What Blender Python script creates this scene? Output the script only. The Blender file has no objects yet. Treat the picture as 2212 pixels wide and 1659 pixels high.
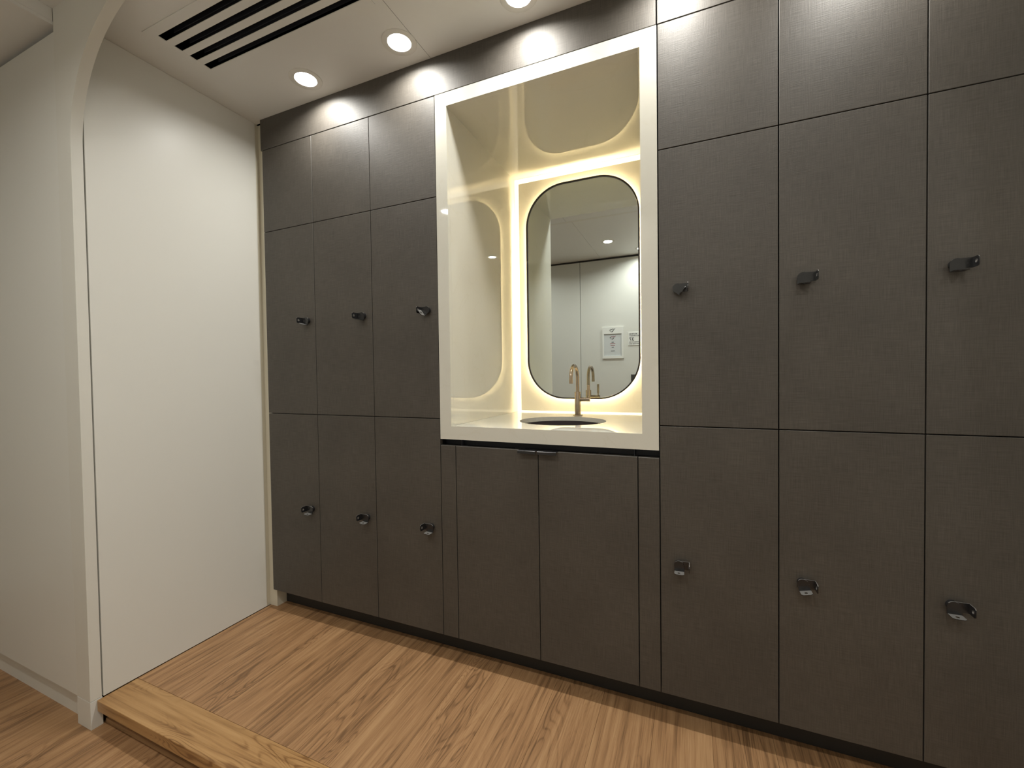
import bpy, bmesh, math, random
from mathutils import Vector, Matrix
from mathutils.geometry import tessellate_polygon
random.seed(7)
PI = math.pi
S = bpy.context.scene
C = S.collection

# ---------------------------------------------------------------- camera
yaw, pitch, roll = 0.40133031, -0.02103409, 0.01391868
Rz = Matrix.Rotation(yaw, 3, 'Z'); Rx = Matrix.Rotation(pitch, 3, 'X'); Ry = Matrix.Rotation(roll, 3, 'Y')
Rm = Rz @ Rx @ Ry
right, fwd, up = Rm.col[0], Rm.col[1], Rm.col[2]
cam_data = bpy.data.cameras.new('camera')
cam = bpy.data.objects.new('camera', cam_data)
M4 = Matrix.Identity(4)
for i in range(3):
    M4[i][0] = right[i]; M4[i][1] = up[i]; M4[i][2] = -fwd[i]
M4[0][3], M4[1][3], M4[2][3] = 2.04328, -1.48121, 1.18165
cam.matrix_world = M4
cam_data.sensor_width = 36.0
cam_data.lens = 911.35 / 2212 * 36.0
cam_data.clip_start = 0.02
C.objects.link(cam)
S.camera = cam

# ---------------------------------------------------------------- world, exposure
w = bpy.data.worlds.new('world'); S.world = w; w.use_nodes = True
w.node_tree.nodes['Background'].inputs[0].default_value = (0.8, 0.85, 1, 1)
w.node_tree.nodes['Background'].inputs[1].default_value = 0.0
S.view_settings.view_transform = 'Standard'
S.view_settings.look = 'None'
S.view_settings.gamma = 1.0
S.view_settings.use_curve_mapping = False
S.view_settings.exposure = 0.0

# key dimensions (metres)
XL = 0.014          # face of the alcove's left side panel
XR = 3.026          # face of its right side panel
ZC = 2.474          # alcove ceiling
ZM = 2.532          # main room ceiling
ZF = -0.10          # main room floor
YP = -0.6915        # front of the portal
YB = -0.6585        # back of the portal
YW = -2.14          # wall opposite
XLL, XRR = -1.7, 4.3
Z1, Z2, Z3, Z4 = 2.3194, 1.9129, 1.0065, 0.1049
COLX = [0.0743, 0.4080, 0.7493, 1.0899]
COLR = [1.9461, 2.2864, 2.6262, 2.9663]
NX0, NX1, NZ0, NZ1 = 1.1440, 1.8905, 0.9775, 2.2645     # niche opening
FX0, FX1, FZ0, FZ1 = 1.0915, 1.9440, 0.9233, 2.3180     # stone front outline
D = 0.706
LAMP_Y = -0.117
LAMPS = [0.515, 1.011, 1.508, 2.005, 2.501]
LAMP_W = 4.3
MAIN_LAMPS = [(0.20, -1.54), (1.267, -1.543), (2.33, -1.543), (3.40, -1.543), (1.56, -1.93), (-0.95, -1.40)]
MAIN_W = [5.2, 6.2, 6.2, 5.6, 4.2, 0.7]

# ---------------------------------------------------------------- materials
def mat(name):
    m = bpy.data.materials.new(name); m.use_nodes = True
    nt = m.node_tree
    return m, nt, nt.nodes['Principled BSDF']
def N(nt, t, **kw):
    n = nt.nodes.new(t)
    for k, v in kw.items():
        if k.startswith('i_'):
            key = k[2:]
            n.inputs[int(key) if key.isdigit() else key].default_value = v
        else: setattr(n, k, v)
    return n
def L(nt, a, b): nt.links.new(a, b)
def plain(name, col, rough=0.5, metal=0.0, spec=0.5, noise=0.0, nscale=3.0, bump=0.0, bscale=200.0):
    m, nt, b = mat(name)
    b.inputs['Roughness'].default_value = rough
    b.inputs['Metallic'].default_value = metal
    b.inputs['Specular IOR Level'].default_value = spec
    geo = N(nt, 'ShaderNodeNewGeometry')
    no = N(nt, 'ShaderNodeTexNoise'); no.inputs['Scale'].default_value = nscale; no.inputs['Detail'].default_value = 4
    L(nt, geo.outputs['Position'], no.inputs['Vector'])
    mx = N(nt, 'ShaderNodeMix', data_type='RGBA')
    mx.inputs[6].default_value = tuple(c * (1 - noise) for c in col) + (1,)
    mx.inputs[7].default_value = tuple(min(1, c * (1 + noise)) for c in col) + (1,)
    L(nt, no.outputs['Fac'], mx.inputs[0]); L(nt, mx.outputs[2], b.inputs['Base Color'])
    if bump:
        n2 = N(nt, 'ShaderNodeTexNoise'); n2.inputs['Scale'].default_value = bscale; n2.inputs['Detail'].default_value = 2
        L(nt, geo.outputs['Position'], n2.inputs['Vector'])
        bp = N(nt, 'ShaderNodeBump'); bp.inputs['Strength'].default_value = bump; bp.inputs['Distance'].default_value = 0.001
        L(nt, n2.outputs['Fac'], bp.inputs['Height']); L(nt, bp.outputs[0], b.inputs['Normal'])
    return m
def emit(name, col, s):
    m, nt, b = mat(name)
    b.inputs['Base Color'].default_value = (0.8, 0.8, 0.8, 1)
    b.inputs['Emission Color'].default_value = col + (1,)
    b.inputs['Emission Strength'].default_value = s
    return m

def laminate_mat(name, c0, c1):
    m, nt, b = mat(name)
    geo = N(nt, 'ShaderNodeNewGeometry')
    def noise(sx, sy, sz, sc, det=3):
        mp = N(nt, 'ShaderNodeMapping'); mp.inputs['Scale'].default_value = (sx, sy, sz)
        L(nt, geo.outputs['Position'], mp.inputs['Vector'])
        n = N(nt, 'ShaderNodeTexNoise'); n.inputs['Scale'].default_value = sc; n.inputs['Detail'].default_value = det
        L(nt, mp.outputs[0], n.inputs['Vector']); return n.outputs['Fac']
    v = noise(1, 1, 0.035, 520)        # vertical threads
    h = noise(0.035, 1, 1, 520)        # horizontal threads
    big = noise(1, 1, 1, 3.5)
    spk = noise(1, 1, 1, 420, 1)
    add = N(nt, 'ShaderNodeMath', operation='ADD'); L(nt, v, add.inputs[0]); L(nt, h, add.inputs[1])
    rng = N(nt, 'ShaderNodeMapRange'); rng.inputs['From Min'].default_value = 0.7; rng.inputs['From Max'].default_value = 1.3
    L(nt, add.outputs[0], rng.inputs['Value'])
    mx = N(nt, 'ShaderNodeMix', data_type='RGBA')
    mx.inputs[6].default_value = c0 + (1,); mx.inputs[7].default_value = c1 + (1,)
    L(nt, rng.outputs[0], mx.inputs[0])
    mx2 = N(nt, 'ShaderNodeMix', data_type='RGBA', blend_type='MULTIPLY')
    mr = N(nt, 'ShaderNodeMapRange'); mr.inputs['From Min'].default_value = 0.3; mr.inputs['From Max'].default_value = 0.7
    mr.inputs['To Min'].default_value = 0.88; mr.inputs['To Max'].default_value = 1.1
    L(nt, big, mr.inputs['Value'])
    cmb = N(nt, 'ShaderNodeCombineColor')
    for i in range(3): L(nt, mr.outputs[0], cmb.inputs[i])
    mx2.inputs[0].default_value = 1
    L(nt, mx.outputs[2], mx2.inputs[6]); L(nt, cmb.outputs[0], mx2.inputs[7])
    L(nt, mx2.outputs[2], b.inputs['Base Color'])
    rr = N(nt, 'ShaderNodeMapRange'); rr.inputs['To Min'].default_value = 0.50; rr.inputs['To Max'].default_value = 0.60
    L(nt, spk, rr.inputs['Value']); L(nt, rr.outputs[0], b.inputs['Roughness'])
    bm_ = N(nt, 'ShaderNodeBump'); bm_.inputs['Strength'].default_value = 0.5; bm_.inputs['Distance'].default_value = 0.0006
    L(nt, add.outputs[0], bm_.inputs['Height']); L(nt, bm_.outputs[0], b.inputs['Normal'])
    b.inputs['Specular IOR Level'].default_value = 0.5
    return m

def wood_mat(name, dark, mid, light, grain_axis='Y', rough=0.42, rings=0.5, fibre=0.5, tone=0.12, m0=0.50, m1=0.64):
    m, nt, b = mat(name)
    geo = N(nt, 'ShaderNodeNewGeometry'); oi = N(nt, 'ShaderNodeObjectInfo')
    rv = N(nt, 'ShaderNodeVectorMath', operation='SCALE'); rv.inputs[0].default_value = (7.3, 3.1, 5.7)
    L(nt, oi.outputs['Random'], rv.inputs['Scale'])
    ps = N(nt, 'ShaderNodeVectorMath', operation='ADD')
    L(nt, geo.outputs['Position'], ps.inputs[0]); L(nt, rv.outputs[0], ps.inputs[1])
    def mp(a, l, z=1.0):     # a across the grain, l along it
        n = N(nt, 'ShaderNodeMapping')
        n.inputs['Scale'].default_value = (a, l, z) if grain_axis == 'Y' else (l, a, z)
        L(nt, ps.outputs[0], n.inputs['Vector']); return n.outputs[0]
    def noise(vec, sc, det=4, dist=0.0):
        n = N(nt, 'ShaderNodeTexNoise'); n.inputs['Scale'].default_value = sc; n.inputs['Detail'].default_value = det
        n.inputs['Distortion'].default_value = dist
        L(nt, vec, n.inputs['Vector']); return n.outputs['Fac']
    # figured contours: a slow field cut into bands gives cathedrals and knots
    field = noise(mp(1, 0.16), 9.0, 2, 0.35)
    mul = N(nt, 'ShaderNodeMath', operation='MULTIPLY'); mul.inputs[1].default_value = 26.0; L(nt, field, mul.inputs[0])
    sn = N(nt, 'ShaderNodeMath', operation='SINE')
    m2 = N(nt, 'ShaderNodeMath', operation='MULTIPLY'); m2.inputs[1].default_value = 6.283; L(nt, mul.outputs[0], m2.inputs[0])
    L(nt, m2.outputs[0], sn.inputs[0])
    s01 = N(nt, 'ShaderNodeMapRange'); s01.inputs['From Min'].default_value = -1; L(nt, sn.outputs[0], s01.inputs['Value'])
    pw = N(nt, 'ShaderNodeMath', operation='POWER'); pw.inputs[1].default_value = 4.0; L(nt, s01.outputs[0], pw.inputs[0])
    msk = N(nt, 'ShaderNodeMapRange'); msk.inputs['From Min'].default_value = m0; msk.inputs['From Max'].default_value = m1
    L(nt, noise(mp(1, 0.3), 5.0, 2), msk.inputs['Value'])
    rg = N(nt, 'ShaderNodeMath', operation='MULTIPLY'); L(nt, pw.outputs[0], rg.inputs[0]); L(nt, msk.outputs[0], rg.inputs[1])
    streak = noise(mp(1, 0.04), 62.0, 6, 0.25)
    fib = noise(mp(1, 0.03), 330.0, 3)
    slow = noise(mp(1, 0.12), 7.0, 2)
    cr = N(nt, 'ShaderNodeValToRGB')
    e = cr.color_ramp.elements
    e[0].position = 0.32; e[0].color = dark + (1,)
    e[1].position = 0.68; e[1].color = light + (1,)
    k = e.new(0.48); k.color = mid + (1,)
    a1 = N(nt, 'ShaderNodeMath', operation='MULTIPLY_ADD'); a1.inputs[1].default_value = 0.68
    L(nt, streak, a1.inputs[0])
    a1b = N(nt, 'ShaderNodeMath', operation='MULTIPLY'); a1b.inputs[1].default_value = 0.32; L(nt, slow, a1b.inputs[0])
    L(nt, a1b.outputs[0], a1.inputs[2])
    a2 = N(nt, 'ShaderNodeMath', operation='MULTIPLY_ADD'); a2.inputs[1].default_value = 0.22 * fibre
    L(nt, fib, a2.inputs[0]); L(nt, a1.outputs[0], a2.inputs[2])
    a2s = N(nt, 'ShaderNodeMath', operation='SUBTRACT'); a2s.inputs[1].default_value = 0.11 * fibre; L(nt, a2.outputs[0], a2s.inputs[0])
    a3 = N(nt, 'ShaderNodeMath', operation='MULTIPLY_ADD'); a3.inputs[1].default_value = -0.16 * rings
    L(nt, rg.outputs[0], a3.inputs[0]); L(nt, a2s.outputs[0], a3.inputs[2])
    L(nt, a3.outputs[0], cr.inputs['Fac'])
    tn = N(nt, 'ShaderNodeMapRange'); tn.inputs['To Min'].default_value = 1 - tone; tn.inputs['To Max'].default_value = 1 + tone
    L(nt, oi.outputs['Random'], tn.inputs['Value'])
    vm = N(nt, 'ShaderNodeVectorMath', operation='SCALE'); L(nt, cr.outputs[0], vm.inputs[0]); L(nt, tn.outputs[0], vm.inputs['Scale'])
    L(nt, vm.outputs[0], b.inputs['Base Color'])
    b.inputs['Roughness'].default_value = rough
    b.inputs['Specular IOR Level'].default_value = 0.4
    bp = N(nt, 'ShaderNodeBump'); bp.inputs['Strength'].default_value = 0.15; bp.inputs['Distance'].default_value = 0.001
    L(nt, fib, bp.inputs['Height']); L(nt, bp.outputs[0], b.inputs['Normal'])
    return m

def quartz_mat():
    m, nt, b = mat('cream_quartz')
    geo = N(nt, 'ShaderNodeNewGeometry')
    n = N(nt, 'ShaderNodeTexNoise'); n.inputs['Scale'].default_value = 2.3; n.inputs['Detail'].default_value = 6; n.inputs['Distortion'].default_value = 0.8
    L(nt, geo.outputs['Position'], n.inputs['Vector'])
    r = N(nt, 'ShaderNodeValToRGB'); e = r.color_ramp.elements
    e[0].position = 0.492; e[0].color = (0.66, 0.648, 0.575, 1)
    e[1].position = 0.508; e[1].color = (0.66, 0.648, 0.575, 1)
    k = e.new(0.50); k.color = (0.645, 0.63, 0.55, 1)
    L(nt, n.outputs['Fac'], r.inputs['Fac'])
    s = N(nt, 'ShaderNodeTexNoise'); s.inputs['Scale'].default_value = 260; s.inputs['Detail'].default_value = 1
    L(nt, geo.outputs['Position'], s.inputs['Vector'])
    r2 = N(nt, 'ShaderNodeMapRange'); r2.inputs['From Min'].default_value = 0.24; r2.inputs['From Max'].default_value = 0.30
    r2.inputs['To Min'].default_value = 0.95; r2.inputs['To Max'].default_value = 1.0
    L(nt, s.outputs['Fac'], r2.inputs['Value'])
    vm = N(nt, 'ShaderNodeVectorMath', operation='SCALE'); L(nt, r.outputs[0], vm.inputs[0]); L(nt, r2.outputs[0], vm.inputs['Scale'])
    L(nt, vm.outputs[0], b.inputs['Base Color'])
    b.inputs['Roughness'].default_value = 0.03
    b.inputs['Specular IOR Level'].default_value = 0.55
    return m

M = {}
M['lam'] = laminate_mat('dark_textile_laminate', (0.053, 0.046, 0.038), (0.086, 0.076, 0.064))
M['edge'] = plain('laminate_edge', (0.085, 0.078, 0.068), 0.45)
M['carcass'] = plain('carcass_black', (0.010, 0.010, 0.010), 0.6, noise=0.1)
M['toe'] = plain('toe_kick_black', (0.022, 0.022, 0.021), 0.55, noise=0.1)
M['white'] = plain('off_white_panel', (0.735, 0.73, 0.68), 0.38, spec=0.4, noise=0.02, nscale=2.0, bump=0.05, bscale=60)
M['ceil'] = plain('ceiling_white', (0.77, 0.77, 0.745), 0.45, spec=0.35, noise=0.015, nscale=2.0)
M['arch'] = plain('arch_white', (0.72, 0.71, 0.65), 0.42, noise=0.02)
M['trimw'] = plain('trim_cream', (0.70, 0.66, 0.54), 0.4)
M['quartz'] = quartz_mat()
M['plank'] = wood_mat('oak_vinyl_plank', (0.180, 0.098, 0.046), (0.340, 0.188, 0.088), (0.455, 0.272, 0.134), 'Y', 0.42, 0.8, 1.7, 0.06)
M['nosing'] = wood_mat('oak_nosing', (0.22, 0.108, 0.038), (0.41, 0.232, 0.092), (0.50, 0.30, 0.130), 'X', 0.40, 1.15, 0.8, 0.03, 0.42, 0.56)
M['riser'] = wood_mat('oak_riser', (0.26, 0.15, 0.075), (0.42, 0.255, 0.125), (0.50, 0.31, 0.165), 'X', 0.5, 0.6, 0.6)
M['black'] = plain('satin_black_metal', (0.014, 0.014, 0.015), 0.24, metal=0.0, spec=0.6, noise=0.1)
M['lock_lit_top'] = plain('satin_steel_lit_top', (0.21, 0.205, 0.195), 0.38, metal=0.3)  # paler steel grey with the lamp light from above put into the colour
M['screw'] = plain('bright_steel', (0.42, 0.41, 0.40), 0.4, metal=1.0)
M['bronze'] = plain('brushed_bronze', (0.42, 0.345, 0.27), 0.24, metal=1.0, noise=0.06, nscale=30)
M['bowl'] = plain('dark_sink_bowl', (0.045, 0.035, 0.036), 0.35, noise=0.15)
M['mframe'] = plain('black_mirror_frame', (0.02, 0.014, 0.014), 0.4)
M['mirror'] = plain('mirror_silver', (0.74, 0.80, 0.79), 0.0, metal=1.0)
M['ventdark'] = plain('vent_dark', (0.012, 0.014, 0.02), 0.5)
M['ventfin'] = plain('vent_blade_dark', (0.045, 0.05, 0.065), 0.4)
M['lamp_ring'] = plain('lamp_trim_white', (0.72, 0.71, 0.66), 0.4)
M['reflector'] = plain('lamp_reflector', (0.85, 0.85, 0.8), 0.3)
M['lens'] = emit('lamp_lens', (1.0, 0.985, 0.94), 14.0)
M['led'] = emit('warm_led', (1.0, 0.76, 0.43), 75.0)
M['diff'] = emit('led_diffuser', (1.0, 0.86, 0.58), 1.3)
M['paper'] = plain('notice_paper', (0.62, 0.64, 0.64), 0.6)
M['signw'] = plain('sign_white', (0.82, 0.82, 0.78), 0.35)
M['ink'] = plain('ink_black', (0.02, 0.02, 0.02), 0.6)
M['inkred'] = plain('ink_red', (0.30, 0.03, 0.05), 0.6)
M['plate'] = plain('brushed_dark_plate', (0.10, 0.095, 0.085), 0.4, metal=0.5)

# ---------------------------------------------------------------- mesh helpers
def link(name, bm, material, parent=None, smooth=None):
    me = bpy.data.meshes.new(name)
    bmesh.ops.recalc_face_normals(bm, faces=bm.faces)
    bm.to_mesh(me); bm.free()
    ms = material if isinstance(material, (list, tuple)) else [material]
    for m_ in ms: me.materials.append(m_)
    if smooth is not None:
        for p in me.polygons: p.use_smooth = True
        me.set_sharp_from_angle(angle=smooth)
    o = bpy.data.objects.new(name, me)
    C.objects.link(o)
    if parent is not None:
        o.parent = parent
        o.matrix_parent_inverse = Matrix.Identity(4)
        o.location = -world_loc(parent)
    return o
def world_loc(o):
    v = Vector((0, 0, 0))
    while o is not None:
        v += o.location; o = o.parent
    return v
def thing(name, label, cat, loc=(0, 0, 0), group=None, kind=None):
    o = bpy.data.objects.new(name, None); C.objects.link(o)
    o.location = loc; o.empty_display_size = 0.05
    if label: o['label'] = label
    if cat: o['category'] = cat
    if group: o['group'] = group
    if kind: o['kind'] = kind
    return o
def tag(o, label, cat, group=None):
    o['label'] = label; o['category'] = cat
    if group: o['group'] = group
    return o
def struct(o):
    o['kind'] = 'structure'; return o
def bx(bm, x0, x1, y0, y1, z0, z1, bevel=0.0, seg=1, mi=0):
    vs = [bm.verts.new(p) for p in [(x0, y0, z0), (x1, y0, z0), (x1, y1, z0), (x0, y1, z0), (x0, y0, z1), (x1, y0, z1), (x1, y1, z1), (x0, y1, z1)]]
    fs = [bm.faces.new([vs[i] for i in q]) for q in [(0, 3, 2, 1), (4, 5, 6, 7), (0, 1, 5, 4), (1, 2, 6, 5), (2, 3, 7, 6), (3, 0, 4, 7)]]
    for f in fs: f.material_index = mi
    if bevel:
        es = {e for f in fs for e in f.edges}
        bmesh.ops.bevel(bm, geom=list(es), offset=bevel, segments=seg, profile=0.7, affect='EDGES', material=1 if mi == 0 and seg == -1 else -1)
def box(*a, **k):
    bm = bmesh.new(); bx(bm, *a, **k); return bm
def prism(bm, outer, holes, to3, t0, t1):
    """flat plate with holes: 2-D outline(s) -> solid between depth t0 and t1; to3(u, v, t) -> xyz"""
    loops = [outer] + list(holes)
    tris = tessellate_polygon([[Vector((u, v, 0)) for u, v in lp] for lp in loops])
    flat = [p for lp in loops for p in lp]
    a = [bm.verts.new(to3(u, v, t0)) for u, v in flat]
    b = [bm.verts.new(to3(u, v, t1)) for u, v in flat]
    for t in tris:
        try:
            bm.faces.new([a[i] for i in t]); bm.faces.new([b[i] for i in reversed(t)])
        except ValueError: pass
    k = 0
    for lp in loops:
        n = len(lp)
        for i in range(n):
            j = (i + 1) % n
            bm.faces.new([a[k + i], a[k + j], b[k + j], b[k + i]])
        k += n
XZ = lambda u, v, t: (u, t, v)
XY = lambda u, v, t: (u, v, t)
YZ = lambda u, v, t: (t, u, v)
def rect(u0, u1, v0, v1): return [(u0, v0), (u1, v0), (u1, v1), (u0, v1)]
def circ(cx, cy, r, n=40, ry=None): return [(cx + r * math.cos(2 * PI * i / n), cy + (ry or r) * math.sin(2 * PI * i / n)) for i in range(n)]
def rrect(u0, u1, v0, v1, r, n=14):
    out = []
    for cx, cy, a0 in ((u1 - r, v1 - r, 0), (u0 + r, v1 - r, PI / 2), (u0 + r, v0 + r, PI), (u1 - r, v0 + r, 1.5 * PI)):
        for i in range(n + 1):
            a = a0 + PI / 2 * i / n
            out.append((cx + r * math.cos(a), cy + r * math.sin(a)))
    return out
def lathe(bm, prof, cx, cy, z0=0, n=32, axis='Z', mi=0, cap=False):
    """prof: list of (r, h)"""
    rings = []
    for r, h in prof:
        ring = []
        for i in range(n):
            a = 2 * PI * i / n
            c_, s_ = r * math.cos(a), r * math.sin(a)
            if axis == 'Z': p = (cx + c_, cy + s_, z0 + h)
            elif axis == 'Y': p = (cx + c_, z0 + h, cy + s_)
            else: p = (z0 + h, cx + c_, cy + s_)
            ring.append(bm.verts.new(p))
        rings.append(ring)
    for a, b in zip(rings, rings[1:]):
        for i in range(n):
            f = bm.faces.new([a[i], a[(i + 1) % n], b[(i + 1) % n], b[i]]); f.material_index = mi
    if cap:
        bm.faces.new(rings[0]); bm.faces.new(rings[-1])
def tube(bm, pts, r, n=16):
    pts = [Vector(p) for p in pts]
    rings = []
    ref = Vector((1, 0, 0))
    for i, p in enumerate(pts):
        d = (pts[min(i + 1, len(pts) - 1)] - pts[max(i - 1, 0)]).normalized()
        u = ref - d * ref.dot(d); u.normalize(); v = d.cross(u)
        rings.append([bm.verts.new(p + (u * math.cos(2 * PI * k / n) + v * math.sin(2 * PI * k / n)) * r) for k in range(n)])
    for a, b in zip(rings, rings[1:]):
        for k in range(n): bm.faces.new([a[k], a[(k + 1) % n], b[(k + 1) % n], b[k]])
    bm.faces.new(rings[0]); bm.faces.new(rings[-1])

# ---------------------------------------------------------------- the room shell
# platform floor: planks running into the room
T = 0.008
floor = struct(link('floor', box(XL - 0.02, XR + 0.02, -0.6425, 0.74, -0.04, -T - 0.001), M['riser']))
px = XL - 0.06
pw_ = 0.1795
seams = [XL + 0.001, 0.1270]
while seams[-1] < XR: seams.append(seams[-1] + pw_)
seams[-1] = XR
for i, (a, b) in enumerate(zip(seams, seams[1:])):
    if b - a < 0.02: continue
    cuts = [-0.5475, 0.12]
    if i % 3 == 1: cuts = [-0.5475, 0.085 - random.uniform(0.12, 0.2), 0.085] if False else cuts
    for y0, y1 in zip(cuts, cuts[1:]):
        link('plank', box(a + 0.0003, b - 0.0003, y0, y1, -T, 0.0, bevel=0.0005), M['plank'], floor)
# lower floor
lower = struct(link('floor_lower', box(XLL, XRR, YW - 0.02, -0.60, ZF - 0.04, ZF - T - 0.001), M['riser']))
s = XLL
k = 0
while s < XRR:
    e = min(s + pw_, XRR)
    y = YW + 0.001 - (0.3 * (k % 4))
    while y < -0.601:
        y2 = min(y + 1.22, -0.601)
        y1 = max(y, YW + 0.001)
        if y2 - y1 > 0.02:
            link('plank', box(s + 0.0003, e - 0.0003, y1 + 0.0003, y2 - 0.0003, ZF - T, ZF, bevel=0.0005), M['plank'], lower)
        y += 1.22
    s = e; k += 1

# step edge of the platform
st = thing('step_edge', 'golden oak step nosing across the front of the raised platform', 'step', (1.52, -0.61, ZF))
link('nosing', box(XL + 0.002, XR - 0.002, -0.6735, -0.5480, -0.040, 0.0005, bevel=0.003, seg=3), M['nosing'], st, smooth=0.6)
link('riser', box(XL - 0.0, XR, -0.6445, -0.6265, ZF, -0.0402), M['riser'], st)
link('riser_strip', box(XL + 0.002, XR - 0.002, -0.6500, -0.6447, ZF + 0.0002, -0.083, bevel=0.0006), M['riser'], st)

# portal arch framing the alcove
def arch_outline(x0, x1, z0, z1, r, n=24):
    pts = []
    for i in range(n + 1):
        a = PI - PI / 2 * i / n
        pts.append((x0 + r + r * math.cos(a), z1 - r + r * math.sin(a)))
    for i in range(n + 1):
        a = PI / 2 - PI / 2 * i / n
        pts.append((x1 - r + r * math.cos(a), z1 - r + r * math.sin(a)))
    return pts
bm = bmesh.new()
top = arch_outline(XL, XR, 0, ZC, 0.45)
out = [(-0.078, 0.0045)] + [(-0.078, ZM)] + [(XR + 0.092, ZM)] + [(XR + 0.092, 0.0045)] + [(XR, 0.0045)] + top[::-1] + [(XL, 0.0045)]
prism(bm, out, [], XZ, YP, YB)
arch = struct(link('trim_1', bm, M['arch'], smooth=0.5))
for x0, x1 in ((-0.0785, XL + 0.0005), (XR - 0.0005, XR + 0.0925)):
    link('plinth_block', box(x0, x1, YP - 0.0005, YB + 0.002, ZF, 0.0030, bevel=0.0015, seg=2), M['white'], arch)

for x0, x1 in ((-0.0804, -0.0782), (XR + 0.0922, XR + 0.0948)):
    link('seam', box(x0, x1, -0.6900, -0.6600, 0.0045, ZC - 0.025), M['toe'], arch)
# alcove side panels, filler strips in the corners
def side(xf, xb, sgn, nm):
    return struct(link(nm, box(min(xf, xb), max(xf, xb), -0.6535, 0.0095, 0.0025, ZC - 0.0008, bevel=0.0005), M['white']))
side(XL, XL - 0.02, 1, 'wall_left'); side(XR, XR + 0.02, -1, 'wall_right')
bm = bmesh.new()
prism(bm, [(0.0020, 0.0), (0.0632, 0.0), (0.0632, ZC - 0.001), (0.0020, ZC - 0.001)], [], XZ, 0.0300, 0.0850)
bx(bm, XL - 0.0199, 0.0100, 0.0096, 0.0299, 0.0, ZC - 0.001)
struct(link('trim_2', bm, M['trimw']))
bm = bmesh.new()
bx(bm, XR + 0.012, XR + 0.02, 0.0095, 0.0299, 0.0, ZC - 0.001)
prism(bm, [(XR + 0.012, 0.0), (XR - 0.0492, 0.0), (XR - 0.0492, ZC - 0.001), (XR + 0.012, ZC - 0.001)], [], XZ, 0.0300, 0.0850)
struct(link('trim_3', bm, M['trimw']))
struct(link('wall_back', box(XL - 0.04, XR + 0.04, 0.76, 0.80, -0.05, ZC + 0.05), M['white']))
for nm, x0, x1 in (('wall_left_cavity', XL - 0.03, XL - 0.0202), ('wall_right_cavity', XR + 0.0202, XR + 0.03)):
    struct(link(nm, box(x0, x1, YB + 0.001, 0.76, -0.05, ZC), M['carcass']))

# passage walls left and right of the portal, recessed base
def passage(x0, x1, nm):
    wl = struct(link(nm, box(x0, x1, -0.652, -0.640, ZF, ZM + 0.02), M['carcass']))
    xs = [x0]
    while xs[-1] < x1 - 0.01: xs.append(min(xs[-1] + 0.9, x1)) 
    if x0 < 0: xs = [x1 - 0.0 - q for q in (1.62, 0.9, 0.0)]; xs[0] = x0
    for a, b in zip(xs, xs[1:]):
        link('panel', box(a + 0.0010, b - 0.0010, -0.6905, -0.6725, 0.0035, ZC - 0.024 if x0 < 0 else ZM - 0.024, bevel=0.0006), M['white'], wl)
    return wl
passage(XLL, -0.0795, 'wall_back_left'); passage(XR + 0.094, XRR, 'wall_back_right')
struct(link('baseboard_left', box(XLL, -0.0795, -0.6700, -0.6525, ZF, 0.0030), M['white']))
struct(link('baseboard_right', box(XR + 0.094, XRR, -0.6700, -0.6525, ZF, 0.0030), M['white']))
struct(link('wall_passage_left', box(XLL - 0.03, XLL, YW, -0.63, ZF - 0.05, ZM + 0.05), M['white']))
struct(link('wall_passage_right', box(XRR, XRR + 0.03, YW, -0.63, ZF - 0.05, ZM + 0.05), M['white']))
# wall opposite (seen in the mirror)
wf = struct(link('wall_front', box(XLL, XRR, YW - 0.06, YW - 0.026, ZF - 0.05, ZM + 0.05), M['toe']))
xs = [XLL, -0.39, 0.829, 2.048, 3.267, XRR]
for a, b in zip(xs, xs[1:]):
    link('panel', box(a + 0.0025, b - 0.0025, YW - 0.025, YW, ZF + 0.001, ZM - 0.022, bevel=0.001), M['white'], wf)
link('rail', box(XLL, XRR, YW - 0.0255, YW - 0.012, ZM - 0.017, ZM - 0.008), M['plate'], wf)
struct(link('baseboard_front', box(XLL, XRR, YW + 0.0005, YW + 0.010, ZF, ZF + 0.06, bevel=0.001), M['white']))

# ceilings with round cut-outs for the lamps and a slot for the grille
RC = 0.0530
VX0, VX1, VY0, VY1 = 0.1765, 1.0420, -0.5460, -0.2890
ceil = thing('ceiling', None, None, (1.5, -0.3, ZC), kind='structure')
for a, b in ((XL - 0.02, 1.0757), (1.0757, 2.1374), (2.1374, XR + 0.02)):
    holes = [circ(x, LAMP_Y, RC, 36) for x in LAMPS if a < x < b]
    if a < 0.1: holes.append(rect(VX0 + 0.010, VX1 - 0.010, VY0 + 0.010, VY1 - 0.006))
    yb = 0.0005 
    bm = bmesh.new(); prism(bm, rect(a + 0.0008, b - 0.0008, YB + 0.0005, 0.021), holes, XY, ZC, ZC + 0.012)
    link('ceiling_panel', bm, M['ceil'], ceil)
bm = bmesh.new(); bx(bm, XL - 0.04, XR + 0.04, YB, 0.78, ZC + 0.09, ZC + 0.11)
link('ceiling_void', bm, M['carcass'], ceil)
for x in (1.0757, 2.1374):
    link('seam', box(x - 0.0007, x + 0.0007, YB + 0.001, 0.0, ZC + 0.0008, ZC + 0.0060), M['carcass'], ceil)
cm = thing('ceiling_main', None, None, (1.5, -1.4, ZM), kind='structure')
for a, b in ((-0.080, 1.0757), (1.0757, 2.1374), (2.1374, XR + 0.095), (XR + 0.095, XRR)):
    holes = [circ(x, y, RC, 36) for x, y in MAIN_LAMPS if a < x < b and x > -0.05]
    bm = bmesh.new(); prism(bm, rect(a + 0.0008, b - 0.0008, YW - 0.012, YP + (0.0 if b < XRR else 0.04)), holes, XY, ZM, ZM + 0.012)
    link('ceiling_panel', bm, M['ceil'], cm)
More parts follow.
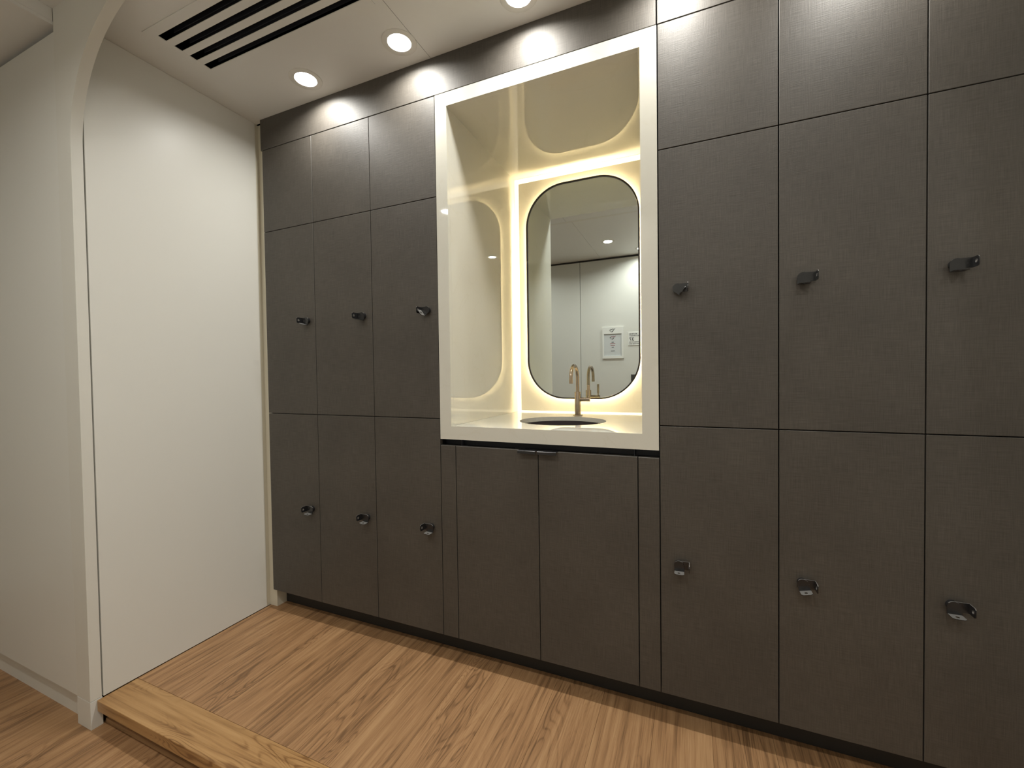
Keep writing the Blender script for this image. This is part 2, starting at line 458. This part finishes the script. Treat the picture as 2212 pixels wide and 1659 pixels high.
link('ceiling_void', box(XLL, XRR, YW - 0.05, -0.60, ZM + 0.09, ZM + 0.11), M['carcass'], cm)
cl = thing('ceiling_passage', None, None, (-0.9, -1.4, ZC), kind='structure')
bm = bmesh.new(); prism(bm, rect(XLL, -0.0805, YW - 0.012, -0.655), [circ(x, y, RC, 36) for x, y in MAIN_LAMPS if x < -0.05], XY, ZC, ZC + 0.012)
link('ceiling_panel', bm, M['ceil'], cl)
link('ceiling_step', box(-0.0920, -0.0800, YW - 0.012, YP - 0.0002, ZC + 0.0122, ZM + 0.010), M['ceil'], cl)

# ---------------------------------------------------------------- downlights
def downlight_mesh():
    t = bmesh.new()
    prof = [(0.0665, 0.0), (0.0662, -0.0022), (0.0645, -0.0030), (0.0450, -0.0022), (0.0435, 0.0)]
    lathe(t, prof, 0, 0, 0, 48)
    r = bmesh.new(); lathe(r, [(0.0440, -0.001), (0.0430, 0.003), (0.0420, 0.0055)], 0, 0, 0, 48)
    e = bmesh.new(); lathe(e, [(0.0425, 0.0055), (0.041, 0.0052), (0.0004, 0.0048)], 0, 0, 0, 48)
    h = bmesh.new(); lathe(h, [(0.0515, 0.001), (0.0515, 0.050), (0.001, 0.052)], 0, 0, 0, 32)
    return t, r, e, h
proto = None
def downlight(x, y, z, label, group, power):
    global proto
    t = thing('downlight', label, 'ceiling light', (x, y, z), group)
    if proto is None:
        a, b, c_, h = downlight_mesh()
        proto = []
        for nm, bm_, mt in (('trim_ring', a, 'lamp_ring'), ('reflector', b, 'reflector'), ('lens', c_, 'lens'), ('housing', h, 'carcass')):
            o = link(nm, bm_, M[mt], None, smooth=0.7); o.parent = t; proto.append(o)
    else:
        for p_ in proto:
            o = p_.copy(); C.objects.link(o); o.parent = t
    ld = bpy.data.lights.new('downlight_bulb', 'AREA'); ld.shape = 'DISK'; ld.size = 0.080
    ld.energy = power; ld.color = (1.0, 0.98, 0.92); ld.spread = math.radians(156)
    lo = bpy.data.objects.new('bulb', ld); C.objects.link(lo); lo.parent = t; lo.location = (0, 0, 0.0030)
    return t
pos = ['nearest the white side panel on the left', 'beside the ceiling seam, second from the left panel', 'above the washbasin mirror niche, cut by the photo top', 'above the first locker right of the niche', 'above the second locker right of the niche']
for x, p_ in zip(LAMPS, pos):
    downlight(x, LAMP_Y, ZC, 'round recessed ceiling downlight ' + p_, 'downlights along the locker fronts', LAMP_W)
mpos = ['behind the photographer, near the white arch', 'seen as the large bright disc in the mirror', 'over the passage floor right of the mirror view', 'over the far right end of the passage', 'seen as a small glint at the right edge of the mirror', 'in the low ceiling of the left passage']
for (x, y), p_, pw_i in zip(MAIN_LAMPS, mpos, MAIN_W):
    downlight(x, y, ZM if x > -0.08 else ZC, 'round recessed ceiling downlight ' + p_, 'downlights in the passage ceiling', pw_i)

# ---------------------------------------------------------------- air grille
gr = thing('air_grille', 'white ceiling air grille with four long dark slots', 'vent', ((VX0 + VX1) / 2, (VY0 + VY1) / 2, ZC))
slots = [(-0.5120, -0.4840), (-0.4575, -0.4295), (-0.4035, -0.3760), (-0.3500, -0.3220)]
SX0, SX1 = 0.2095, 1.0120
bm = bmesh.new()
prism(bm, rect(VX0, VX1, VY0, VY1), [rect(SX0, SX1, slots[0][0], slots[-1][1])], XY, ZC - 0.0030, ZC - 0.0002)
link('frame', bm, M['ceil'], gr)
for (a, b), (c_, d_) in zip(slots, slots[1:]):
    link('slat', box(SX0, SX1, b, c_, ZC - 0.0030, ZC - 0.0005, bevel=0.0004), M['ceil'], gr)
link('duct', box(SX0 - 0.02, SX1 + 0.02, slots[0][0] - 0.02, slots[-1][1] + 0.02, ZC + 0.075, ZC + 0.085), M['ventdark'], gr)
for a, b in slots:
    bm = bmesh.new()
    prism(bm, [(b + 0.001, ZC + 0.012), (b + 0.001, ZC + 0.055), (b - 0.010, ZC + 0.070), (b - 0.011, ZC + 0.069), (b - 0.0005, ZC + 0.054), (b - 0.0005, ZC + 0.012)], [], YZ, SX0 + 0.05, SX1)
    link('blade', bm, M['ventfin'], gr)
    bm = bmesh.new()
    prism(bm, [(a, ZC + 0.0125), (a + 0.009, ZC + 0.030), (a + 0.0075, ZC + 0.031), (a - 0.002, ZC + 0.0125)], [], YZ, SX0 + 0.05, SX1)
    link('blade', bm, M['ventdark'], gr)

# ---------------------------------------------------------------- lockers
G = 0.0016          # half joint
def door_bm(x0, x1, z0, z1):
    bm = bmesh.new()
    bx(bm, x0 + G, x1 - G, 0.0, 0.019, z0 + G, z1 - G)
    es = [e for e in bm.edges if all(v.co.y < 0.001 for v in e.verts)]
    bmesh.ops.bevel(bm, geom=es, offset=0.0009, segments=1, affect='EDGES')
    for f in bm.faces:
        n = f.normal; f.normal_update()
        if f.normal.y > -0.95 and f.calc_center_median().y < 0.0185: f.material_index = 1
    return bm

def lock_base(sg):
    """fixed bracket: arm with a rounded tab that stands out of the door; sg=+1 tab on the right, -1 on the left"""
    bm = bmesh.new()
    r = 0.0140
    arm = [(-r * math.cos(a), r * math.sin(a)) for a in [PI / 2 * i / 8 - 0.0 for i in range(9)]]
    arm = [(-0.0140, -0.012)] + arm + [(0.0320, 0.0140), (0.0320, -0.0125)]
    arm = [(u * sg, v) for u, v in arm]
    prism(bm, arm, [], XZ, -0.0125, -0.0105)
    # tab: plane x = .032, sticking out towards -y with rounded corners and a hole
    y1, y0, z1, z0 = -0.0108, -0.040, 0.0140, -0.0125
    rr = 0.007
    tab = [(y1, z0), (y1, z1)]
    for i in range(7): a = PI / 2 + PI / 2 * i / 6; tab.append((y0 + rr + rr * math.cos(a), z1 - rr + rr * math.sin(a)))
    for i in range(7): a = PI + PI / 2 * i / 6; tab.append((y0 + rr + rr * math.cos(a), z0 + rr + rr * math.sin(a)))
    x0, x1 = (0.0302, 0.0320) if sg > 0 else (-0.0320, -0.0302)
    prism(bm, tab, [circ(-0.0300, 0.0007, 0.0042, 16)], YZ, x0, x1)
    lathe(bm, [(0.0130, 0.0), (0.0130, -0.0105)], 0, 0, 0, 28, axis='Y')
    return bm
def lock_knob(sg, rot):
    """turning cover: round head, square skirt, lip with a hole for the padlock"""
    bm = bmesh.new()
    r = 0.0148
    pl = [(r * math.cos(a), r * math.sin(a)) for a in [PI * i / 18 for i in range(19)]]
    pl = pl + [(-r, -0.0190), (-r + 0.0015, -0.0205), (r + 0.0005, -0.0205), (r + 0.002, -0.0190), (r + 0.001, -0.002)]
    pl = [(u * sg, v) for u, v in pl]
    prism(bm, pl, [], XZ, -0.0150, -0.0127)
    lip = [(-r + 0.001, -0.0152), (-r + 0.001, -0.036), (-r + 0.006, -0.041), (r - 0.005, -0.041), (r + 0.001, -0.036), (r + 0.001, -0.0152)]
    lip = [(u * sg, v) for u, v in lip]
    prism(bm, lip, [circ(0, -0.0295, 0.0042, 16)], XY, -0.0205, -0.0187)
    bmesh.ops.rotate(bm, verts=bm.verts, cent=(0, 0, 0), matrix=Matrix.Rotation(-rot, 3, 'Y'))
    return bm
def lock_eyelet(sg):
    bm = bmesh.new(); x = 0.0311 * sg
    lathe(bm, [(0.0050, -0.0010), (0.0052, -0.0016), (0.0034, -0.0019), (0.0030, 0.0), (0.0034, 0.0019), (0.0052, 0.0016), (0.0050, 0.0010)], -0.0300, 0.0007, x, 18, axis='X')
    return bm
lockmesh = {}
def add_lock(door, x, z, sg, rot, name='lock_bracket'):
    key = sg
    def two(bm):
        bmesh.ops.recalc_face_normals(bm, faces=bm.faces)
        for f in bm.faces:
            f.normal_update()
            if f.normal.z > 0.6 and f.calc_center_median().y < -0.009: f.material_index = 1  # upward faces get the painted-in light, the rest stays black
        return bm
    mm = [M['black'], M['lock_lit_top']]
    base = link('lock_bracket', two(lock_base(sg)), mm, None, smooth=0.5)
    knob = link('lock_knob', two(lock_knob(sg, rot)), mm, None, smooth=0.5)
    eye = link('eyelet', lock_eyelet(sg), M['screw'], None, smooth=0.5)
    eye.parent = door; eye.location = Vector((x, 0, z)) - world_loc(door); eye['label'] = 'small steel eyelet'
    for o in (base, knob):
        o.parent = door
        o.location = Vector((x, 0, z)) - world_loc(door)
        o['label'] = 'black metal padlock bracket' if o is base else 'black turning lock knob with holed lip'

def locker(x0, x1, nm_label, sg, lx, rt, rb):
    t = thing('locker_cabinet', nm_label, 'locker', ((x0 + x1) / 2, 0.0, 0.0), 'tall dark lockers in the wall')
    link('carcass', box(x0 + 0.0006, x1 - 0.0006, 0.0205, 0.56, Z4 - 0.001, Z1 + 0.001), M['carcass'], t)
    lam = [M['lam'], M['edge']]
    link('door', door_bm(x0, x1, Z2, Z1), lam, t)
    d1 = link('door', door_bm(x0, x1, Z3, Z2), lam, t)
    d2 = link('door', door_bm(x0, x1, Z4 - G, Z3), lam, t)
    add_lock(d1, lx, 1.4545, sg, rt)
    add_lock(d2, lx, 0.5525, sg, rb)
R_ = math.radians
specs = [
    (COLX[0], COLX[1], 'dark fabric-textured locker cabinet against the white side panel, leftmost of all', -1, 0.3640, -18, -8),
    (COLX[1], COLX[2], 'dark fabric-textured locker cabinet in the middle of the three left of the niche', -1, 0.7020, -10, -6),
    (COLX[2], COLX[3], 'dark fabric-textured locker cabinet touching the left side of the lit niche', -1, 1.0420, -52, -4),
    (COLR[0], COLR[1], 'dark fabric-textured locker cabinet touching the right side of the lit niche', 1, 2.0045, 52, 0),
    (COLR[1], COLR[2], 'dark fabric-textured locker cabinet second to the right of the niche', 1, 2.3450, 0, 14),
    (COLR[2], COLR[3], 'dark fabric-textured locker cabinet at the right edge of the photo', 1, 2.6810, 0, 0),
]
for x0, x1, lb, sg, lx, rt, rb in specs: locker(x0, x1, lb, sg, lx, R_(rt), R_(rb))

# fascia above the doors
fx = [(0.0640, 1.9440, 'long dark fabric-textured fascia panel above left lockers and niche'), (1.9450, XR - 0.0500, 'dark fabric-textured fascia panel above the lockers right of the niche')]
for a, b, lb in fx:
    o = link('fascia_panel', door_bm(a, b, Z1, ZC + G), [M['lam'], M['edge']]); tag(o, lb, 'panel')
    o2 = link('backing', box(a + 0.001, b - 0.001, 0.0195, 0.06, Z1 + 0.003, ZC), M['carcass'], o)
o = struct(link('baseboard_back', box(0.0634, XR - 0.0494, 0.0855, 0.1000, 0.0005, Z4 + 0.002), M['toe']))

# ---------------------------------------------------------------- vanity cabinet under the niche
va = thing('vanity_cabinet', 'dark two-door base cabinet below the cream stone niche', 'cabinet', (1.518, 0, 0))
VT = 0.8990
VX = [1.0899, 1.1620, 1.5165, 1.8757, 1.9461]
lam = [M['lam'], M['edge']]
a_, b_, c_, d_ = VX[0] + 0.0006, VX[4] - 0.0006, Z4 - 0.001, VT - 0.006
bm = bmesh.new(); prism(bm, [(a_, d_), (a_, c_), (b_, c_), (b_, d_), (b_ - 0.10, d_), (b_ - 0.10, c_ + 0.02), (a_ + 0.10, c_ + 0.02), (a_ + 0.10, d_)], [], XZ, 0.0205, 0.56)
link('carcass', bm, M['carcass'], va)
link('rail', box(a_ + 0.1002, b_ - 0.1002, 0.0225, 0.0420, d_ - 0.05, d_), M['carcass'], va)
for i in (0, 3): link('filler_panel', door_bm(VX[i], VX[i + 1], Z4 - G, VT), lam, va)
link('recess_back', box(VX[0] + 0.0006, VX[4] - 0.0006, 0.045, 0.10, VT - 0.004, FZ0 - 0.0005), M['ventdark'], va)
link('side_bracket', box(1.1780, 1.1795, 0.022, 0.044, VT - 0.005, FZ0 - 0.001), M['ventfin'], va)
link('side_bracket', box(1.8610, 1.8625, 0.022, 0.044, VT - 0.005, FZ0 - 0.001), M['ventfin'], va)
for (a, b, h0, h1) in ((VX[1], VX[2], 1.4420, 1.5135), (VX[2], VX[3], 1.5195, 1.5925)):
    d = link('door', door_bm(a, b, Z4 - G, VT), lam, va)
    bm = bmesh.new()
    pr = [(0.0185, VT + 0.0002), (-0.0210, VT + 0.0002), (-0.0225, VT - 0.0010), (-0.0225, VT - 0.0110), (-0.0200, VT - 0.0110), (-0.0200, VT - 0.0025), (-0.0185, VT - 0.0014), (0.0185, VT - 0.0012)]
    prism(bm, [(y, z) for y, z in pr], [], YZ, h0, h1)
    h = link('handle', bm, M['black'], d); h['label'] = 'black metal edge pull'

# ---------------------------------------------------------------- stone niche
ni = thing('stone_niche', 'cream polished stone wall niche with lit back panel around the washbasin', 'niche', (1.518, 0.35, NZ0))
bm = bmesh.new()
prism(bm, rect(FX0, FX1, FZ0, FZ1), [rect(NX0, NX1, NZ0, NZ1)], XZ, -0.0005, 0.0195)
es = [e for e in bm.edges if all(v.co.y < 0 for v in e.verts) and len(e.link_faces) == 2 and abs(e.link_faces[0].normal.dot(e.link_faces[1].normal)) < 0.5]
link('frame', bm, M['quartz'], ni)
YE = 0.735
link('side_panel', box(FX0 + 0.001, NX0, 0.0197, YE, NZ0, NZ1, bevel=0.0004), M['quartz'], ni)
link('side_panel', box(NX1, FX1 - 0.001, 0.0197, YE, NZ0, NZ1, bevel=0.0004), M['quartz'], ni)
link('soffit_panel', box(NX0 - 0.001, NX1 + 0.001, 0.0197, YE, NZ1, NZ1 + 0.02), M['quartz'], ni)
link('back_panel', box(1.1705, NX1 - 0.027, D, D + 0.012, NZ0 + 0.0065, NZ1 - 0.030), M['quartz'], ni)
bm = bmesh.new()
prism(bm, rect(NX0, NX1, NZ0 + 0.0003, NZ1), [rect(1.1705 + 0.004, NX1 - 0.031, NZ0 + 0.0105, NZ1 - 0.034)], XZ, D + 0.006, D + 0.020)
o = link('light_strip', bm, M['diff'], ni); o['label'] = 'glowing warm white light border'

# worktop with round cut-out
SCX, SCY, SRX, SRY = 1.5190, 0.317, 0.1900, 0.1800
bm = bmesh.new()
prism(bm, rect(NX0 + 0.0002, NX1 - 0.0002, 0.0197, YE), [circ(SCX, SCY, SRX, 64, SRY)], XY, NZ0 - 0.020, NZ0)
wt = link('worktop', bm, M['quartz']); tag(wt, 'cream polished stone worktop with round basin cut-out inside the niche', 'worktop')
bm = bmesh.new()
prof = [(1.02, -0.0205), (1.02, -0.0225), (0.975, -0.0225), (0.965, -0.06), (0.93, -0.11), (0.80, -0.145), (0.40, -0.155), (0.13, -0.158)]
rings = []
for r, h in prof:
    rings.append([bm.verts.new((SCX + SRX * r * math.cos(2 * PI * i / 64), SCY + SRY * r * math.sin(2 * PI * i / 64), NZ0 + h)) for i in range(64)])
for a, b in zip(rings, rings[1:]):
    for i in range(64): bm.faces.new([a[i], a[(i + 1) % 64], b[(i + 1) % 64], b[i]])
sk = thing('washbasin', 'dark round undermount washbasin sunk in the cream worktop', 'sink', (SCX, SCY, NZ0 - 0.16))
link('bowl', bm, M['bowl'], sk, smooth=0.9)
bm = bmesh.new(); lathe(bm, [(0.026, -0.1570), (0.022, -0.1555), (0.018, -0.157), (0.001, -0.1575)], SCX, SCY, NZ0, 24)
link('drain', bm, M['bronze'], sk, smooth=0.6)

# faucet
FXc, FYc = 1.5276, 0.5628
fa = thing('faucet', 'brushed bronze gooseneck faucet with side lever behind the basin', 'faucet', (FXc, FYc, NZ0))
bm = bmesh.new(); lathe(bm, [(0.0005, 0.0), (0.0245, 0.0), (0.0245, 0.0035), (0.0235, 0.0045), (0.015, 0.0046)], FXc, FYc, NZ0, 40)
link('base_ring', bm, M['bronze'], fa, smooth=0.5)
bm = bmesh.new(); lathe(bm, [(0.0150, 0.0040), (0.0150, 0.1160), (0.0145, 0.1172), (0.0105, 0.1172), (0.0100, 0.1150), (0.001, 0.1150)], FXc, FYc, NZ0, 40)
link('body', bm, M['bronze'], fa, smooth=0.5)
ra = 0.0620; zc_ = 1.2230 - ra
pts = [(FXc, FYc, NZ0 + 0.110), (FXc, FYc, NZ0 + 0.14), (FXc, FYc, zc_ - 0.01)]
for i in range(25):
    a = PI * i / 24
    pts.append((FXc, FYc - ra + ra * math.cos(a), zc_ + ra * math.sin(a)))
pts += [(FXc, FYc - 2 * ra, 1.1545)]
bm = bmesh.new(); tube(bm, pts, 0.0083, 20)
link('spout', bm, M['bronze'], fa, smooth=0.6)
bm = bmesh.new(); lathe(bm, [(0.0005, 0.0005), (0.0068, 0.0), (0.0085, 0.0004), (0.0087, 0.0175), (0.0083, 0.018)], FXc, FYc - 2 * ra, 1.1375, 24)
link('aerator', bm, M['bronze'], fa, smooth=0.5)
bm = bmesh.new(); lathe(bm, [(0.0098, 0.010), (0.0098, 0.0385), (0.0093, 0.0390), (0.0093, 0.0398), (0.0098, 0.0403), (0.0098, 0.0610), (0.0092, 0.0620), (0.0005, 0.0620)], FYc, 1.0575, FXc, 28, axis='X')
link('lever_arm', bm, M['bronze'], fa, smooth=0.5)
bm = bmesh.new(); lathe(bm, [(0.0040, 0.005), (0.0040, 0.0175), (0.0058, 0.0195), (0.0060, 0.0660), (0.0055, 0.0668), (0.0005, 0.0668)], FXc + 0.0530, FYc, 1.0600, 20)
link('lever', bm, M['bronze'], fa, smooth=0.5)

# ---------------------------------------------------------------- backlit mirror
mi = thing('mirror', 'tall backlit mirror with rounded corners and thin black frame in the niche', 'mirror', (1.519, 0.69, 1.054))
MX0, MX1, MZ0, MZ1, MR = 1.2225, 1.8155, 1.0525, 2.1860, 0.208
YM = 0.6819
bm = bmesh.new(); prism(bm, rrect(MX0, MX1, MZ0, MZ1, MR, 20), [rrect(MX0 + 0.0072, MX1 - 0.0072, MZ0 + 0.0072, MZ1 - 0.0072, MR - 0.0072, 20)], XZ, YM - 0.0045, YM + 0.0045)
link('frame', bm, M['mframe'], mi, smooth=0.5)
bm = bmesh.new(); prism(bm, rrect(MX0 + 0.0074, MX1 - 0.0074, MZ0 + 0.0074, MZ1 - 0.0074, MR - 0.0074, 20), [], XZ, YM, YM + 0.004)
link('mirror_glass', bm, M['mirror'], mi)
bm = bmesh.new(); prism(bm, rrect(MX0 + 0.030, MX1 - 0.030, MZ0 + 0.030, MZ1 - 0.030, MR - 0.03, 20), [rrect(MX0 + 0.036, MX1 - 0.036, MZ0 + 0.036, MZ1 - 0.036, MR - 0.036, 20)], XZ, YM + 0.0080, D - 0.0010)
o = link('backlight', bm, M['led'], mi); o['label'] = 'warm white light band behind the mirror edge'

# ---------------------------------------------------------------- wall items opposite, seen in the mirror
def bar(bm, p, q, wdt, y0, y1):
    p = Vector(p); q = Vector(q); d = (q - p).normalized(); n = Vector((-d.y, d.x)) * wdt / 2
    prism(bm, [tuple(p + n), tuple(q + n), tuple(q - n), tuple(p - n)], [], XZ, y0, y1)
nf = thing('notice_frame', 'white framed notice with small emblem, seen in the mirror left of another sign', 'sign', (1.212, YW, 1.358))
NXa, NXb, NZa, NZb = 1.0905, 1.3340, 1.3590, 1.7230
bm = bmesh.new(); prism(bm, rect(NXa, NXb, NZa, NZb), [rect(NXa + 0.018, NXb - 0.024, NZa + 0.028, NZb - 0.078)], XZ, YW, YW + 0.014)
link('frame', bm, M['signw'], nf)
link('paper', box(NXa + 0.016, NXb - 0.022, YW + 0.0005, YW + 0.0045, NZa + 0.026, NZb - 0.076), M['paper'], nf)
def emblem(cx, cz, s, y, mt1, mt2):
    # drawn as seen from the room; x runs to the reader's left
    bm = bmesh.new()
    zz = [(-1.0, 0.42), (-0.70, 0.10), (-0.45, 0.38), (-0.15, 0.10), (0.25, 0.45)]
    for a, b in zip(zz, zz[1:]): bar(bm, (cx - a[0] * -s, cz + a[1] * s), (cx - b[0] * -s, cz + b[1] * s), 0.16 * s, y, y + 0.0008)
    return bm
def emblem_parts(cx, cz, s, y, m1):
    bm = bmesh.new()
    P = lambda u, v: (cx + u * s, cz + v * s)
    zz = [(-0.42, 0.50), (-0.12, 0.22), (0.22, 0.52), (0.55, 0.24), (0.98, 0.60)]
    for a, b in zip(zz, zz[1:]): bar(bm, P(*a), P(*b), 0.13 * s, y, y + 0.0008)
    o1 = link('emblem_zigzag', bm, M[m1], nf)
    bm = bmesh.new()
    bar(bm, P(-0.95, 0.05), P(-0.45, 0.45), 0.05 * s, y, y + 0.0008)
    bar(bm, P(-0.95, 0.05), P(-0.20, -0.62), 0.05 * s, y, y + 0.0008)
    bar(bm, P(-0.72, 0.10), P(-0.48, 0.12), 0.22 * s, y, y + 0.0008)
    bar(bm, P(-0.12, -0.50), P(0.48, 0.05), 0.20 * s, y, y + 0.0008)
    bar(bm, P(-0.40, -0.28), P(-0.28, -0.16), 0.10 * s, y, y + 0.0008)
    o2 = link('emblem_base', bm, M['ink'], nf)
emblem_parts(1.205, 1.684, 0.036, YW + 0.0141, 'ink')
emblem_parts(1.207, 1.598, 0.036, YW + 0.0046, 'inkred')
for z, hw, mt_ in ((1.548, 0.014, 'ink'), (1.530, 0.030, 'inkred'), (1.511, 0.026, 'inkred'), (1.490, 0.013, 'ink'), (1.446, 0.023, 'ink')):
    link('text_line', box(1.209 - hw, 1.209 + hw, YW + 0.0046, YW + 0.0052, z - 0.0028, z + 0.0028), M[mt_], nf)

sg = thing('occupancy_sign', 'white maximum occupancy sign reading 37, at the right edge of the mirror', 'sign', (1.54, YW, 1.50))
link('board', box(1.3835, 1.6900, YW, YW + 0.006, 1.5020, 1.6540, bevel=0.001), M['signw'], sg)
def text(body, x, z, size, parent, bold=0.0):
    cu = bpy.data.curves.new('t', 'FONT'); cu.body = body; cu.size = size; cu.extrude = 0.0004; cu.offset = bold
    cu.align_x = 'RIGHT'; cu.align_y = 'BOTTOM_BASELINE'; cu.resolution_u = 3
    to = bpy.data.objects.new('t', cu); C.objects.link(to)
    me = bpy.data.meshes.new_from_object(to.evaluated_get(bpy.context.evaluated_depsgraph_get()))
    bpy.data.objects.remove(to)
    # text lies in XY facing +Z; stand it up facing +Y (reader looks towards -Y, reading right-to-left in x)
    me.transform(Matrix(((-1, 0, 0, x), (0, 0, 1, YW + 0.0065), (0, 1, 0, z), (0, 0, 0, 1))))
    me.materials.clear(); me.materials.append(M['ink'])
    o = bpy.data.objects.new('lettering', me); C.objects.link(o); o.parent = parent
    o.location = -world_loc(parent)
text('MAXIMUM', 1.396, 1.6270, 0.0185, sg, 0.0003)
text('OCCUPANCY', 1.396, 1.6060, 0.0185, sg, 0.0003)
text('37', 1.396, 1.5560, 0.054, sg, 0.0006)
text('persons permitted in this', 1.396, 1.5360, 0.0175, sg, 0.0003)
text('room at any time', 1.396, 1.5160, 0.0175, sg, 0.0003)

sp = thing('switch_plate', 'dark metal wall plate at the lower right edge of the mirror', 'switch', (1.475, YW, 1.05))
link('plate', box(1.4155, 1.5355, YW, YW + 0.006, 1.0530, 1.1700, bevel=0.0015), M['plate'], sp)
link('rim', box(1.4130, 1.4165, YW, YW + 0.008, 1.0505, 1.1725), M['black'], sp)
link('rocker', box(1.4580, 1.4930, YW + 0.006, YW + 0.010, 1.0780, 1.1450, bevel=0.001), M['ventfin'], sp)
